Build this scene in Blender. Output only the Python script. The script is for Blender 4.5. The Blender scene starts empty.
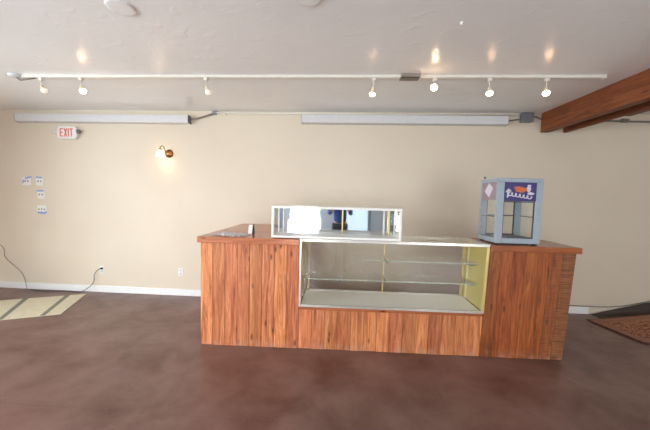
import bpy, bmesh, math, random
from mathutils import Vector, Matrix
PI = math.pi
random.seed(7)
SC = bpy.context.scene
COL = SC.collection

def lin(r, g, b):
    f = lambda c: (c/12.92 if c <= .04045 else ((c+.055)/1.055)**2.4)
    return (f(r/255), f(g/255), f(b/255), 1.0)

# ------------------------------------------------------------------ camera
cam_data = bpy.data.cameras.new('camera')
cam = bpy.data.objects.new('camera', cam_data); COL.objects.link(cam)
cam_data.sensor_fit = 'HORIZONTAL'; cam_data.sensor_width = 36.0
cam_data.lens = 292.0/650.0*36.0
cam_data.clip_start = .01; cam_data.clip_end = 200
R_ = Vector((0.99793932, 0.05931627, 0.0244683)); U_ = Vector((-0.02810215, 0.06122292, 0.99772843)); B_ = Vector((0.05768351, -0.99636004, 0.06276367))
M_ = Matrix(((R_.x, U_.x, B_.x, 0), (R_.y, U_.y, B_.y, 0), (R_.z, U_.z, B_.z, 1.5517), (0, 0, 0, 1)))
cam.matrix_world = M_
SC.camera = cam

# ------------------------------------------------------------------ world, exposure, daylight
H = 2.75; D = 4.2243
XL, XR, YF = -5.36, 7.2, -2.9          # left wall, right wall, street front wall
SC.view_settings.view_transform = 'Standard'; SC.view_settings.look = 'None'
SC.view_settings.exposure = 0.12; SC.view_settings.gamma = 1.0; SC.view_settings.use_curve_mapping = False
SC.cycles.transparent_max_bounces = 32; SC.cycles.diffuse_bounces = 8; SC.cycles.max_bounces = 16; SC.cycles.glossy_bounces = 6
world = bpy.data.worlds.new('overcast_sky'); SC.world = world; world.use_nodes = True
wn = world.node_tree.nodes; wl = world.node_tree.links
bg = wn['Background']; bg.inputs['Strength'].default_value = 3.6
tc = wn.new('ShaderNodeTexCoord'); sx = wn.new('ShaderNodeSeparateXYZ'); cr = wn.new('ShaderNodeValToRGB')
wl.new(tc.outputs['Generated'], sx.inputs[0]); wl.new(sx.outputs['Z'], cr.inputs[0])
cr.color_ramp.elements[0].color = (.93, .96, 1, 1); cr.color_ramp.elements[0].position = 0.0
cr.color_ramp.elements[1].color = (.55, .72, 1, 1); cr.color_ramp.elements[1].position = 1.0
wl.new(cr.outputs[0], bg.inputs['Color'])

LWIN = (-2.2, 2.0, 0.45, 2.45)        # left wall window: y0, y1, z0, z1
FWIN = [(-4.9, -2.75, .4, 2.45), (-1.42, -.48, .4, 2.45), (2.05, 4.3, .4, 2.45)]   # front wall windows: x0, x1, z0, z1
def area(name, loc, rot, sx_, sy_, power, col=(.9, .95, 1)):
    l = bpy.data.lights.new(name, 'AREA'); l.shape = 'RECTANGLE'; l.size = sx_; l.size_y = sy_
    l.energy = power; l.color = col
    o = bpy.data.objects.new(name, l); COL.objects.link(o); o.location = loc; o.rotation_euler = rot
    return o
# daylight entering at each window opening (just outside the glass)
area('daylight_left_window', (XL-.24, (LWIN[0]+LWIN[1])/2, (LWIN[2]+LWIN[3])/2), (0, -PI/2, 0), LWIN[3]-LWIN[2], LWIN[1]-LWIN[0], 262, (.9, .965, 1))
for i, (a, b, c, d) in enumerate(FWIN):
    area('daylight_front_window', ((a+b)/2, YF-.24, (c+d)/2), (PI/2+.3, 0, 0), b-a, d-c, (34, 88, 80)[i], ((.9, .96, 1), (1, .985, .97), (1, .985, .97))[i])

# ------------------------------------------------------------------ material helpers
def newmat(name):
    m = bpy.data.materials.new(name); m.use_nodes = True
    nt = m.node_tree; return m, nt, nt.nodes['Principled BSDF']
def N(nt, t, **kw):
    n = nt.nodes.new(t)
    for k, v in kw.items():
        if k in n.inputs: n.inputs[k].default_value = v
        else: setattr(n, k, v)
    return n
def plain(name, col, rough=.5, metal=0.0, noise=.04, nscale=30, bump=0.0, bscale=200, spec=.5):
    m, nt, p = newmat(name); L = nt.links
    p.inputs['Roughness'].default_value = rough; p.inputs['Metallic'].default_value = metal
    p.inputs['Specular IOR Level'].default_value = spec
    tcn = N(nt, 'ShaderNodeTexCoord'); nz = N(nt, 'ShaderNodeTexNoise', Scale=nscale, Detail=4.0)
    L.new(tcn.outputs['Object'], nz.inputs['Vector'])
    rp = N(nt, 'ShaderNodeValToRGB')
    rp.color_ramp.elements[0].position = .3; rp.color_ramp.elements[1].position = .7
    rp.color_ramp.elements[0].color = tuple(c*(1-noise) for c in col[:3])+(1,)
    rp.color_ramp.elements[1].color = tuple(min(1, c*(1+noise)) for c in col[:3])+(1,)
    L.new(nz.outputs['Fac'], rp.inputs[0]); L.new(rp.outputs[0], p.inputs['Base Color'])
    if bump:
        n2 = N(nt, 'ShaderNodeTexNoise', Scale=bscale, Detail=3.0); L.new(tcn.outputs['Object'], n2.inputs['Vector'])
        b = N(nt, 'ShaderNodeBump', Strength=bump, Distance=.004); L.new(n2.outputs['Fac'], b.inputs['Height']); L.new(b.outputs[0], p.inputs['Normal'])
    return m
def emis(name, col, s, base=(1, 1, 1, 1)):
    m, nt, p = newmat(name); p.inputs['Base Color'].default_value = base
    p.inputs['Emission Color'].default_value = col; p.inputs['Emission Strength'].default_value = s
    return m
def glass(name, tint=(.985, .995, .99, 1), edge=False, refl=1.0):
    m = bpy.data.materials.new(name); m.use_nodes = True; nt = m.node_tree; L = nt.links
    nt.nodes.remove(nt.nodes['Principled BSDF']); out = nt.nodes['Material Output']
    t = N(nt, 'ShaderNodeBsdfTransparent'); t.inputs[0].default_value = tint
    g = N(nt, 'ShaderNodeBsdfGlossy'); g.inputs['Roughness'].default_value = .02; g.inputs['Color'].default_value = (refl, refl, refl, 1)
    f = N(nt, 'ShaderNodeFresnel'); ge = N(nt, 'ShaderNodeNewGeometry'); ir = N(nt, 'ShaderNodeMapRange'); ir.inputs['To Min'].default_value = 1.45; ir.inputs['To Max'].default_value = 1/1.45; L.new(ge.outputs['Backfacing'], ir.inputs['Value']); L.new(ir.outputs[0], f.inputs['IOR'])
    mx = N(nt, 'ShaderNodeMixShader'); L.new(f.outputs[0], mx.inputs[0]); L.new(t.outputs[0], mx.inputs[1]); L.new(g.outputs[0], mx.inputs[2])
    L.new(mx.outputs[0], out.inputs['Surface'])
    return m

def wall_mat():
    m, nt, p = newmat('wall_paint'); L = nt.links
    p.inputs['Roughness'].default_value = .55
    tcn = N(nt, 'ShaderNodeTexCoord')
    a = N(nt, 'ShaderNodeTexNoise', Scale=.8, Detail=3.0); L.new(tcn.outputs['Object'], a.inputs['Vector'])
    rp = N(nt, 'ShaderNodeValToRGB'); rp.color_ramp.elements[0].position = .35; rp.color_ramp.elements[1].position = .65
    rp.color_ramp.elements[0].color = lin(215, 202, 183); rp.color_ramp.elements[1].color = lin(220, 208, 189)
    L.new(a.outputs['Fac'], rp.inputs[0]); L.new(rp.outputs[0], p.inputs['Base Color'])
    b = N(nt, 'ShaderNodeTexNoise', Scale=60, Detail=4.0); L.new(tcn.outputs['Object'], b.inputs['Vector'])
    bp = N(nt, 'ShaderNodeBump', Strength=.25, Distance=.003); L.new(b.outputs['Fac'], bp.inputs['Height']); L.new(bp.outputs[0], p.inputs['Normal'])
    return m
def ceil_mat():
    m, nt, p = newmat('ceiling_paint'); L = nt.links
    p.inputs['Roughness'].default_value = .23; p.inputs['Specular IOR Level'].default_value = .5
    tcn = N(nt, 'ShaderNodeTexCoord')
    a = N(nt, 'ShaderNodeTexNoise', Scale=1.3, Detail=5.0); L.new(tcn.outputs['Object'], a.inputs['Vector'])
    rp = N(nt, 'ShaderNodeValToRGB'); rp.color_ramp.elements[0].position = .3; rp.color_ramp.elements[1].position = .7
    rp.color_ramp.elements[0].color = lin(236, 236, 236); rp.color_ramp.elements[1].color = lin(241, 241, 241)
    L.new(a.outputs['Fac'], rp.inputs[0]); L.new(rp.outputs[0], p.inputs['Base Color'])
    b = N(nt, 'ShaderNodeTexNoise', Scale=9, Detail=5.0, Distortion=.6); L.new(tcn.outputs['Object'], b.inputs['Vector'])
    mp = N(nt, 'ShaderNodeMapRange'); mp.inputs['From Min'].default_value = .55; mp.inputs['From Max'].default_value = .75; L.new(b.outputs['Fac'], mp.inputs['Value'])
    bp = N(nt, 'ShaderNodeBump', Strength=.35, Distance=.004); L.new(mp.outputs[0], bp.inputs['Height']); L.new(bp.outputs[0], p.inputs['Normal'])
    return m
def floor_mat():
    m, nt, p = newmat('painted_floor'); L = nt.links
    p.inputs['Specular IOR Level'].default_value = .6
    tcn = N(nt, 'ShaderNodeTexCoord')
    a = N(nt, 'ShaderNodeTexNoise', Scale=1.1, Detail=6.0); L.new(tcn.outputs['Object'], a.inputs['Vector'])
    rp = N(nt, 'ShaderNodeValToRGB'); rp.color_ramp.elements[0].position = .3; rp.color_ramp.elements[1].position = .72
    rp.color_ramp.elements[0].color = lin(84, 51, 41); rp.color_ramp.elements[1].color = lin(104, 65, 55)
    L.new(a.outputs['Fac'], rp.inputs[0])
    # seams between the painted sheets
    br = N(nt, 'ShaderNodeTexBrick', Scale=1.0); br.inputs['Mortar Size'].default_value = .003; br.inputs['Mortar Smooth'].default_value = .3
    br.inputs['Brick Width'].default_value = 2.44; br.inputs['Row Height'].default_value = 1.22; br.inputs['Bias'].default_value = 0
    br.inputs['Color1'].default_value = (0, 0, 0, 1); br.inputs['Color2'].default_value = (0, 0, 0, 1); br.inputs['Mortar'].default_value = (1, 1, 1, 1)
    mpg = N(nt, 'ShaderNodeMapping'); mpg.inputs['Location'].default_value = (.4, .55, 0); L.new(tcn.outputs['Object'], mpg.inputs['Vector']); L.new(mpg.outputs[0], br.inputs['Vector'])
    mx = N(nt, 'ShaderNodeMixRGB'); mx.inputs['Color2'].default_value = lin(62, 42, 38)
    ml = N(nt, 'ShaderNodeMath', operation='MULTIPLY'); ml.inputs[1].default_value = .8; L.new(br.outputs['Color'], ml.inputs[0])
    L.new(ml.outputs[0], mx.inputs['Fac']); L.new(rp.outputs[0], mx.inputs['Color1'])
    # scuffs and worn patches
    mp2 = N(nt, 'ShaderNodeMapping'); mp2.inputs['Scale'].default_value = (1.0, 2.6, 1); mp2.inputs['Rotation'].default_value = (0, 0, .5); L.new(tcn.outputs['Object'], mp2.inputs['Vector'])
    s = N(nt, 'ShaderNodeTexNoise', Scale=3.2, Detail=9.0, Roughness=.72, Distortion=.8); L.new(mp2.outputs[0], s.inputs['Vector'])
    r2 = N(nt, 'ShaderNodeMapRange'); r2.inputs['From Min'].default_value = .62; r2.inputs['From Max'].default_value = .78; r2.inputs['To Max'].default_value = .4; L.new(s.outputs['Fac'], r2.inputs['Value'])
    m3 = N(nt, 'ShaderNodeMixRGB'); m3.inputs['Color2'].default_value = lin(165, 145, 135); L.new(r2.outputs[0], m3.inputs['Fac']); L.new(mx.outputs[0], m3.inputs['Color1'])
    v = N(nt, 'ShaderNodeTexVoronoi', Scale=2.3); L.new(tcn.outputs['Object'], v.inputs['Vector'])
    r3 = N(nt, 'ShaderNodeMapRange'); r3.inputs['From Min'].default_value = .018; r3.inputs['From Max'].default_value = .008; L.new(v.outputs['Distance'], r3.inputs['Value'])
    dn = N(nt, 'ShaderNodeTexNoise', Scale=2.2, Detail=8.0, Roughness=.62, Distortion=.3); L.new(tcn.outputs['Object'], dn.inputs['Vector'])
    dm = N(nt, 'ShaderNodeMapRange'); dm.inputs['From Min'].default_value = .3; dm.inputs['From Max'].default_value = .75; dm.inputs['To Max'].default_value = .26; L.new(dn.outputs['Fac'], dm.inputs['Value'])
    md = N(nt, 'ShaderNodeMixRGB'); md.inputs['Color2'].default_value = lin(198, 174, 165); L.new(dm.outputs[0], md.inputs['Fac']); L.new(m3.outputs[0], md.inputs['Color1']); m3 = md
    m4 = N(nt, 'ShaderNodeMixRGB'); m4.inputs['Color2'].default_value = lin(190, 175, 160); L.new(r3.outputs[0], m4.inputs['Fac']); L.new(m3.outputs[0], m4.inputs['Color1'])
    L.new(m4.outputs[0], p.inputs['Base Color'])
    rr = N(nt, 'ShaderNodeMapRange'); rr.inputs['From Min'].default_value = .3; rr.inputs['From Max'].default_value = .7; rr.inputs['To Min'].default_value = .3; rr.inputs['To Max'].default_value = .48
    L.new(s.outputs['Fac'], rr.inputs['Value']); L.new(rr.outputs[0], p.inputs['Roughness'])
    bn = N(nt, 'ShaderNodeTexNoise', Scale=40, Detail=4.0); L.new(tcn.outputs['Object'], bn.inputs['Vector'])
    bp = N(nt, 'ShaderNodeBump', Strength=.25, Distance=.003); L.new(bn.outputs['Fac'], bp.inputs['Height']); L.new(bp.outputs[0], p.inputs['Normal'])
    return m
def wood_mat(name, c1, c2, c3, vertical=True, rough=.5, attr=True, knots=True, wear=True, axis='z'):
    """stained boards: grain runs along one axis, each board shifted by its own random number (attribute 'board')"""
    m, nt, p = newmat(name); L = nt.links
    p.inputs['Roughness'].default_value = rough
    tcn = N(nt, 'ShaderNodeTexCoord'); at = N(nt, 'ShaderNodeAttribute'); at.attribute_name = 'board'
    sp = N(nt, 'ShaderNodeSeparateColor'); L.new(at.outputs['Color'], sp.inputs[0])
    mul = N(nt, 'ShaderNodeVectorMath', operation='SCALE'); mul.inputs['Scale'].default_value = 37.0; L.new(at.outputs['Color'], mul.inputs[0])
    add = N(nt, 'ShaderNodeVectorMath', operation='ADD'); L.new(tcn.outputs['Object'], add.inputs[0]); L.new(mul.outputs[0], add.inputs[1])
    sc = {'x': (1.0, 14, 14), 'y': (14, 1.0, 14), 'z': (14, 14, 1.0)}[axis]
    mpg = N(nt, 'ShaderNodeMapping'); mpg.inputs['Scale'].default_value = sc; L.new(add.outputs[0], mpg.inputs['Vector'])
    g = N(nt, 'ShaderNodeTexNoise', Scale=1.9, Detail=8.0, Roughness=.68, Distortion=1.1); L.new(mpg.outputs[0], g.inputs['Vector'])
    rp = N(nt, 'ShaderNodeValToRGB'); e = rp.color_ramp.elements
    e[0].position = .32; e[0].color = c1; e[1].position = .68; e[1].color = c3
    x = e.new(.5); x.color = c2
    L.new(g.outputs['Fac'], rp.inputs[0]); colr = rp.outputs[0]
    # board to board tone
    hs = N(nt, 'ShaderNodeHueSaturation'); L.new(colr, hs.inputs['Color'])
    v = N(nt, 'ShaderNodeMapRange'); v.inputs['To Min'].default_value = .66; v.inputs['To Max'].default_value = 1.22; L.new(sp.outputs[0], v.inputs['Value']); L.new(v.outputs[0], hs.inputs['Value'])
    h = N(nt, 'ShaderNodeMapRange'); h.inputs['To Min'].default_value = .497; h.inputs['To Max'].default_value = .509; L.new(sp.outputs[1], h.inputs['Value']); L.new(h.outputs[0], hs.inputs['Hue'])
    colr = hs.outputs[0]
    if knots:
        mk = N(nt, 'ShaderNodeMapping'); ks = {'x': (3.2, 9, 9), 'y': (9, 3.2, 9), 'z': (9, 9, 3.2)}[axis]; mk.inputs['Scale'].default_value = ks; L.new(add.outputs[0], mk.inputs['Vector'])
        vo = N(nt, 'ShaderNodeTexVoronoi', Scale=1.15); L.new(mk.outputs[0], vo.inputs['Vector'])
        kr = N(nt, 'ShaderNodeMapRange'); kr.inputs['From Min'].default_value = .17; kr.inputs['From Max'].default_value = .07; kr.inputs['To Max'].default_value = .85; L.new(vo.outputs['Distance'], kr.inputs['Value'])
        mk2 = N(nt, 'ShaderNodeMixRGB'); mk2.inputs['Color2'].default_value = lin(84, 40, 24); L.new(kr.outputs[0], mk2.inputs['Fac']); L.new(colr, mk2.inputs['Color1']); colr = mk2.outputs[0]
    # grey weathered boards (blue channel of 'board') with cross saw marks
    if wear:
        mw = N(nt, 'ShaderNodeMapping'); mw.inputs['Scale'].default_value = (9, 9, 150); L.new(add.outputs[0], mw.inputs['Vector'])
        nw = N(nt, 'ShaderNodeTexNoise', Scale=1.0, Detail=5.0); L.new(mw.outputs[0], nw.inputs['Vector'])
        rw = N(nt, 'ShaderNodeValToRGB'); rw.color_ramp.elements[0].position = .35; rw.color_ramp.elements[1].position = .62
        rw.color_ramp.elements[0].color = lin(84, 50, 30); rw.color_ramp.elements[1].color = lin(146, 98, 64)
        L.new(nw.outputs['Fac'], rw.inputs[0])
        m5 = N(nt, 'ShaderNodeMixRGB'); L.new(sp.outputs[2], m5.inputs['Fac']); L.new(colr, m5.inputs['Color1']); L.new(rw.outputs[0], m5.inputs['Color2']); colr = m5.outputs[0]
        # mop splashes along the foot of the boards
        sz = N(nt, 'ShaderNodeSeparateXYZ'); L.new(tcn.outputs['Object'], sz.inputs[0])
        zr = N(nt, 'ShaderNodeMapRange'); zr.inputs['From Min'].default_value = .09; zr.inputs['From Max'].default_value = .0; L.new(sz.outputs['Z'], zr.inputs['Value'])
        nn = N(nt, 'ShaderNodeTexNoise', Scale=14, Detail=6.0); L.new(tcn.outputs['Object'], nn.inputs['Vector'])
        nr = N(nt, 'ShaderNodeMapRange'); nr.inputs['From Min'].default_value = .4; nr.inputs['From Max'].default_value = .7; nr.inputs['To Max'].default_value = .5; L.new(nn.outputs['Fac'], nr.inputs['Value'])
        mm = N(nt, 'ShaderNodeMath', operation='MULTIPLY'); L.new(zr.outputs[0], mm.inputs[0]); L.new(nr.outputs[0], mm.inputs[1])
        m6 = N(nt, 'ShaderNodeMixRGB'); m6.inputs['Color2'].default_value = lin(186, 158, 140); L.new(mm.outputs[0], m6.inputs['Fac']); L.new(colr, m6.inputs['Color1']); colr = m6.outputs[0]
    L.new(colr, p.inputs['Base Color'])
    bp = N(nt, 'ShaderNodeBump', Strength=.35, Distance=.004); L.new(g.outputs['Fac'], bp.inputs['Height']); L.new(bp.outputs[0], p.inputs['Normal'])
    return m

M = {}
M['wall'] = wall_mat(); M['ceil'] = ceil_mat(); M['floor'] = floor_mat()
M['plank'] = wood_mat('stained_planks', lin(136, 68, 38), lin(196, 113, 70), lin(226, 152, 106))
M['plank_dark'] = wood_mat('dark_red_planks', lin(92, 36, 12), lin(148, 72, 32), lin(182, 102, 52))  # darker, redder plank colours, used right of the case
M['top'] = wood_mat('stained_top', lin(150, 82, 54), lin(182, 104, 68), lin(200, 124, 86), axis='x', wear=False, rough=.2)
M['topy'] = wood_mat('stained_top_return', lin(150, 82, 54), lin(182, 104, 68), lin(200, 124, 86), axis='y', wear=False, knots=False, rough=.2)
M['beam'] = wood_mat('beam_wood', lin(94, 44, 20), lin(126, 64, 32), lin(148, 82, 46), axis='y', wear=False, rough=.6)
M['white'] = plain('white_paint', lin(236, 234, 230), .45)
M['base'] = plain('white_baseboard', lin(238, 238, 238), .4)
M['enamel'] = plain('white_enamel', lin(212, 212, 214), .4)
M['track'] = plain('track_enamel', lin(226, 222, 212), .4)
M['galv'] = plain('galvanised_steel', lin(135, 138, 142), .45, .6, .12, 60)
M['grey'] = plain('grey_cable', lin(120, 116, 110), .5)
M['greybox'] = plain('grey_cover', lin(140, 132, 122), .5)
M['alu'] = plain('aluminium_trim', lin(215, 212, 205), .28, .8, .05)
M['chrome'] = plain('bright_trim', lin(235, 234, 230), .3, .25, .03)
M['brass'] = plain('brass_trim', lin(222, 198, 128), .32, .4, .06)
M['olive'] = plain('olive_panel', lin(206, 188, 112), .35, .1, .04, 12)
M['deck'] = plain('pebbled_deck', lin(242, 240, 232), .45, 0, .05, 160, .4, 180)
M['glass'] = glass('clear_glass'); M['shelfglass'] = glass('shelf_glass', (.955, .975, .962, 1))
M['edge'] = plain('green_glass_edge', lin(186, 198, 182), .15)
M['highlight_strip'] = plain('pale_yellow_highlight', lin(240, 228, 170), .3)
M['mirror'] = plain('mirror', (.72, .75, .79, 1), .03, 1.0, .0)
M['blue'] = plain('blue_grey_paint', lin(158, 170, 182), .42, 0, .05, 25)
M['dark'] = plain('dark_metal', lin(66, 68, 72), .4, .3)
M['sign'] = plain('purple_sign', lin(58, 48, 112), .4, 0, .05)
M['orange'] = plain('orange_ink', lin(206, 108, 60), .5)
M['ink'] = plain('pale_ink', lin(214, 208, 220), .5)
M['pink'] = plain('pink_panel', lin(160, 140, 146), .5)
M['bronze'] = plain('antique_bronze', lin(150, 104, 66), .35, .8, .1)
M['shade'] = emis('lit_frosted_shade', (1, .74, .46, 1), 7.0)
M['bulb_hot'] = emis('lit_lamp_hot', (1, .62, .36, 1), 34.0)
M['bulb'] = emis('lit_lamp', (1, .56, .32, 1), 24.0)
M['bulb_dim'] = emis('dim_lamp', (1, .84, .55, 1), .35)
M['lampcup'] = plain('cream_lamp_holder', lin(232, 222, 196), .4)
M['red'] = plain('red_letters', lin(226, 110, 104), .5)
M['plastic'] = plain('white_plastic', lin(232, 230, 226), .4)
M['tape'] = plain('blue_tape', lin(140, 166, 218), .6, 0, .15, 80)
M['slot'] = plain('grey_slots', lin(120, 118, 116), .6)
M['black'] = plain('black_plastic', lin(26, 25, 25), .4)
M['cream'] = plain('cream_mat', lin(206, 198, 172), .8, 0, .06, 12, .2, 150)
M['stripe'] = plain('grey_stripe', lin(126, 124, 112), .8, 0, .1, 20)
M['rugedge'] = plain('rug_binding', lin(104, 62, 50), .9, 0, .1, 60)
M['rugborder'] = plain('rug_border', lin(150, 106, 84), .95, 0, .22, 45, .4, 200)
M['brownmat'] = plain('dark_sheet', lin(66, 54, 47), .6, 0, .08, 8)
M['frame'] = plain('window_frame', lin(120, 124, 128), .4, .3)
M['asphalt'] = plain('pavement', lin(170, 168, 162), .9, 0, .08, 3)
M['wrap'] = None
def rug_mat():
    m, nt, p = newmat('rug_field'); L = nt.links; p.inputs['Roughness'].default_value = .95
    tcn = N(nt, 'ShaderNodeTexCoord'); v = N(nt, 'ShaderNodeTexVoronoi', Scale=34); L.new(tcn.outputs['Object'], v.inputs['Vector'])
    n = N(nt, 'ShaderNodeTexNoise', Scale=35, Detail=5.0); L.new(tcn.outputs['Object'], n.inputs['Vector'])
    a = N(nt, 'ShaderNodeMath', operation='ADD'); L.new(v.outputs['Distance'], a.inputs[0]); L.new(n.outputs['Fac'], a.inputs[1])
    rp = N(nt, 'ShaderNodeValToRGB'); e = rp.color_ramp.elements; e[0].position = .6; e[0].color = lin(96, 54, 40); e[1].position = 1.1; e[1].color = lin(168, 118, 88)
    x = e.new(.85); x.color = lin(118, 60, 44)
    L.new(a.outputs[0], rp.inputs[0]); L.new(rp.outputs[0], p.inputs['Base Color']); return m
M['rug'] = rug_mat()
def wrap_mat():
    m = bpy.data.materials.new('clear_wrap'); m.use_nodes = True; nt = m.node_tree; L = nt.links
    p = nt.nodes['Principled BSDF']; p.inputs['Base Color'].default_value = lin(225, 225, 232); p.inputs['Roughness'].default_value = .25
    t = N(nt, 'ShaderNodeBsdfTransparent'); mx = N(nt, 'ShaderNodeMixShader'); mx.inputs[0].default_value = .62
    L.new(t.outputs[0], mx.inputs[1]); L.new(p.outputs[0], mx.inputs[2]); L.new(mx.outputs[0], nt.nodes['Material Output'].inputs['Surface']); return m
M['wrap'] = wrap_mat()

# ------------------------------------------------------------------ mesh helpers
class MB:
    """collects shapes and links them as ONE mesh object"""
    def __init__(s): s.bm = bmesh.new(); s.lay = s.bm.loops.layers.float_color.new('board')
    def _mark(s, faces, rnd):
        if rnd is None: rnd = (random.random(), random.random(), 0)
        for f in faces:
            for l in f.loops: l[s.lay] = (*rnd, 1)
    def hexa(s, pts, rnd=None):      # 8 corners: bottom ring then top ring
        v = [s.bm.verts.new(p) for p in pts]
        fs = [s.bm.faces.new([v[i] for i in q]) for q in ((3, 2, 1, 0), (4, 5, 6, 7), (0, 1, 5, 4), (1, 2, 6, 5), (2, 3, 7, 6), (3, 0, 4, 7))]
        s._mark(fs, rnd); return s
    def box(s, x0, x1, y0, y1, z0, z1, rnd=None, tf=None):
        x0, x1 = min(x0, x1), max(x0, x1); y0, y1 = min(y0, y1), max(y0, y1); z0, z1 = min(z0, z1), max(z0, z1)
        P = [Vector(q) for q in ((x0, y0, z0), (x1, y0, z0), (x1, y1, z0), (x0, y1, z0), (x0, y0, z1), (x1, y0, z1), (x1, y1, z1), (x0, y1, z1))]
        if tf: P = [tf(q) for q in P]
        return s.hexa(P, rnd)
    def ring(s, c, ax, r, n):
        ax = Vector(ax).normalized(); u = ax.orthogonal().normalized(); w = ax.cross(u)
        return [s.bm.verts.new(Vector(c)+u*r*math.cos(2*PI*k/n)+w*r*math.sin(2*PI*k/n)) for k in range(n)]
    def tube(s, pts, r, n=8, caps=True):
        pts = [Vector(p) for p in pts]; rs = r if isinstance(r, (list, tuple)) else [r]*len(pts)
        rings = []; u = None
        for i, p in enumerate(pts):
            a = pts[min(i+1, len(pts)-1)]-pts[max(i-1, 0)]; a.normalize()
            u = a.orthogonal().normalized() if u is None else (u-a*u.dot(a)).normalized()
            w = a.cross(u)
            rings.append([s.bm.verts.new(p+u*rs[i]*math.cos(2*PI*k/n)+w*rs[i]*math.sin(2*PI*k/n)) for k in range(n)])
        fs = []
        for a, b in zip(rings, rings[1:]):
            for k in range(n): fs.append(s.bm.faces.new((a[k], a[(k+1) % n], b[(k+1) % n], b[k])))
        if caps: fs.append(s.bm.faces.new(rings[0][::-1])); fs.append(s.bm.faces.new(rings[-1]))
        for f in fs: f.smooth = True
        s._mark(fs, None); return s
    def lathe(s, prof, origin, axis=(0, 0, 1), n=20, caps=True):   # prof: (radius, distance along axis)
        ax = Vector(axis).normalized(); o = Vector(origin)
        rings = [s.ring(o+ax*h, ax, max(r, 1e-4), n) for r, h in prof]; fs = []
        for a, b in zip(rings, rings[1:]):
            for k in range(n): fs.append(s.bm.faces.new((a[k], a[(k+1) % n], b[(k+1) % n], b[k])))
        if caps: fs.append(s.bm.faces.new(rings[0][::-1])); fs.append(s.bm.faces.new(rings[-1]))
        for f in fs: f.smooth = True
        s._mark(fs, None); return s
    def prism(s, poly, off, rnd=None):       # flat polygon (3d points) pushed by vector off
        off = Vector(off); a = [s.bm.verts.new(Vector(p)) for p in poly]; b = [s.bm.verts.new(Vector(p)+off) for p in poly]; n = len(a)
        fs = [s.bm.faces.new(a[::-1]), s.bm.faces.new(b)]+[s.bm.faces.new((a[k], a[(k+1) % n], b[(k+1) % n], b[k])) for k in range(n)]
        s._mark(fs, rnd); return s
    def build(s, name, mat, parent=None, bevel=0, loc=None):
        bmesh.ops.recalc_face_normals(s.bm, faces=s.bm.faces)
        me = bpy.data.meshes.new(name); s.bm.to_mesh(me); s.bm.free()
        o = bpy.data.objects.new(name, me); COL.objects.link(o); me.materials.append(mat)
        if parent: o.parent = parent
        if loc: o.location = loc
        if bevel:
            b = o.modifiers.new('bevel', 'BEVEL'); b.width = bevel; b.segments = 2; b.limit_method = 'ANGLE'
        return o
def tag(o, label=None, cat=None, group=None, kind=None):
    if label: o['label'] = label
    if cat: o['category'] = cat
    if group: o['group'] = group
    if kind: o['kind'] = kind
    return o
def empty(name, loc, label, cat, group=None, rz=0):
    o = bpy.data.objects.new(name, None); COL.objects.link(o); o.location = loc; o.rotation_euler.z = rz; o.empty_display_size = .05
    return tag(o, label, cat, group)
def struct(o): o['kind'] = 'structure'; return o

# ------------------------------------------------------------------ the room
def wall_holes(name, axis, pos, th, a0, a1, z0, z1, holes, mat):
    m = MB(); xs = [a0]
    def bx(p, q, r, t):
        if axis == 'x': m.box(pos, pos+th, p, q, r, t)
        else: m.box(p, q, pos, pos+th, r, t)
    cur = a0
    for (p, q, r, t) in sorted(holes):
        bx(cur, p, z0, z1)
        if r > z0: bx(p, q, z0, r)
        bx(p, q, t, z1); cur = q
    bx(cur, a1, z0, z1)
    return struct(m.build(name, mat))
struct(MB().box(XL-.2, XR+.2, YF-.2, D+.2, -.2, 0).build('floor', M['floor']))
struct(MB().box(XL-.2, XR+.2, YF-.2, D+.2, H, H+.2).build('ceiling', M['ceil']))
struct(MB().box(XL-.2, XR+.2, D, D+.2, 0, H).build('wall_back', M['wall']))
struct(MB().box(XR, XR+.2, YF, D, 0, H).build('wall_right', M['wall']))
wall_holes('wall_left', 'x', XL-.2, .2, YF, D, 0, H, [LWIN], M['wall'])
FDOOR = (.15, 1.15, 0, 2.2)
M['frontwall'] = plain('pale_blue_paint', lin(206, 214, 226), .6)
wall_holes('wall_front', 'y', YF-.2, .2, XL-.2, XR+.2, 0, H, FWIN+[FDOOR], M['frontwall'])
struct(MB().box(XL, 3.483, D-.018, D, 0, .098).build('baseboard_back', M['base'], bevel=.004))
struct(MB().box(XL, XL+.018, YF, D-.02, 0, .098).build('baseboard_left', M['base'], bevel=.004))
struct(MB().box(XR-.018, XR, YF, D, 0, .098).build('baseboard_right', M['base'], bevel=.004))
# windows and the street door
def window(name, axis, p, q, r, t):
    m = MB(); g = MB(); f = .05; mid = (p+q)/2
    def bx(mb, a, b, c, d, dep=.08, off=-.14):
        if axis == 'x': mb.box(XL+off, XL+off+dep, a, b, c, d)
        else: mb.box(a, b, YF+off, YF+off+dep, c, d)
    bx(m, p, p+f, r, t); bx(m, q-f, q, r, t); bx(m, p+f, q-f, r, r+f); bx(m, p+f, q-f, t-f, t); bx(m, mid-f/2, mid+f/2, r+f, t-f)
    o = struct(m.build(name, M['frame']))
    bx(g, p+f, mid-f/2, r+f, t-f, .006, -.10); bx(g, mid+f/2, q-f, r+f, t-f, .006, -.10)
    g.build('window_pane', M['glass'], o)
window('window_1', 'x', *LWIN)
for i, w in enumerate(FWIN): window('window_%d' % (i+2), 'y', *w)
m = MB(); x0, x1, _, z1 = FDOOR
m.box(x0, x0+.1, YF-.14, YF-.09, .01, z1); m.box(x1-.1, x1, YF-.14, YF-.09, .01, z1); m.box(x0+.1, x1-.1, YF-.14, YF-.09, .01, .25); m.box(x0+.1, x1-.1, YF-.14, YF-.09, z1-.12, z1)
dr = struct(m.build('door_1', M['frame']))
MB().box(x0+.1, x1-.1, YF-.12, YF-.114, .25, z1-.12).build('window_pane', M['glass'], dr)
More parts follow.
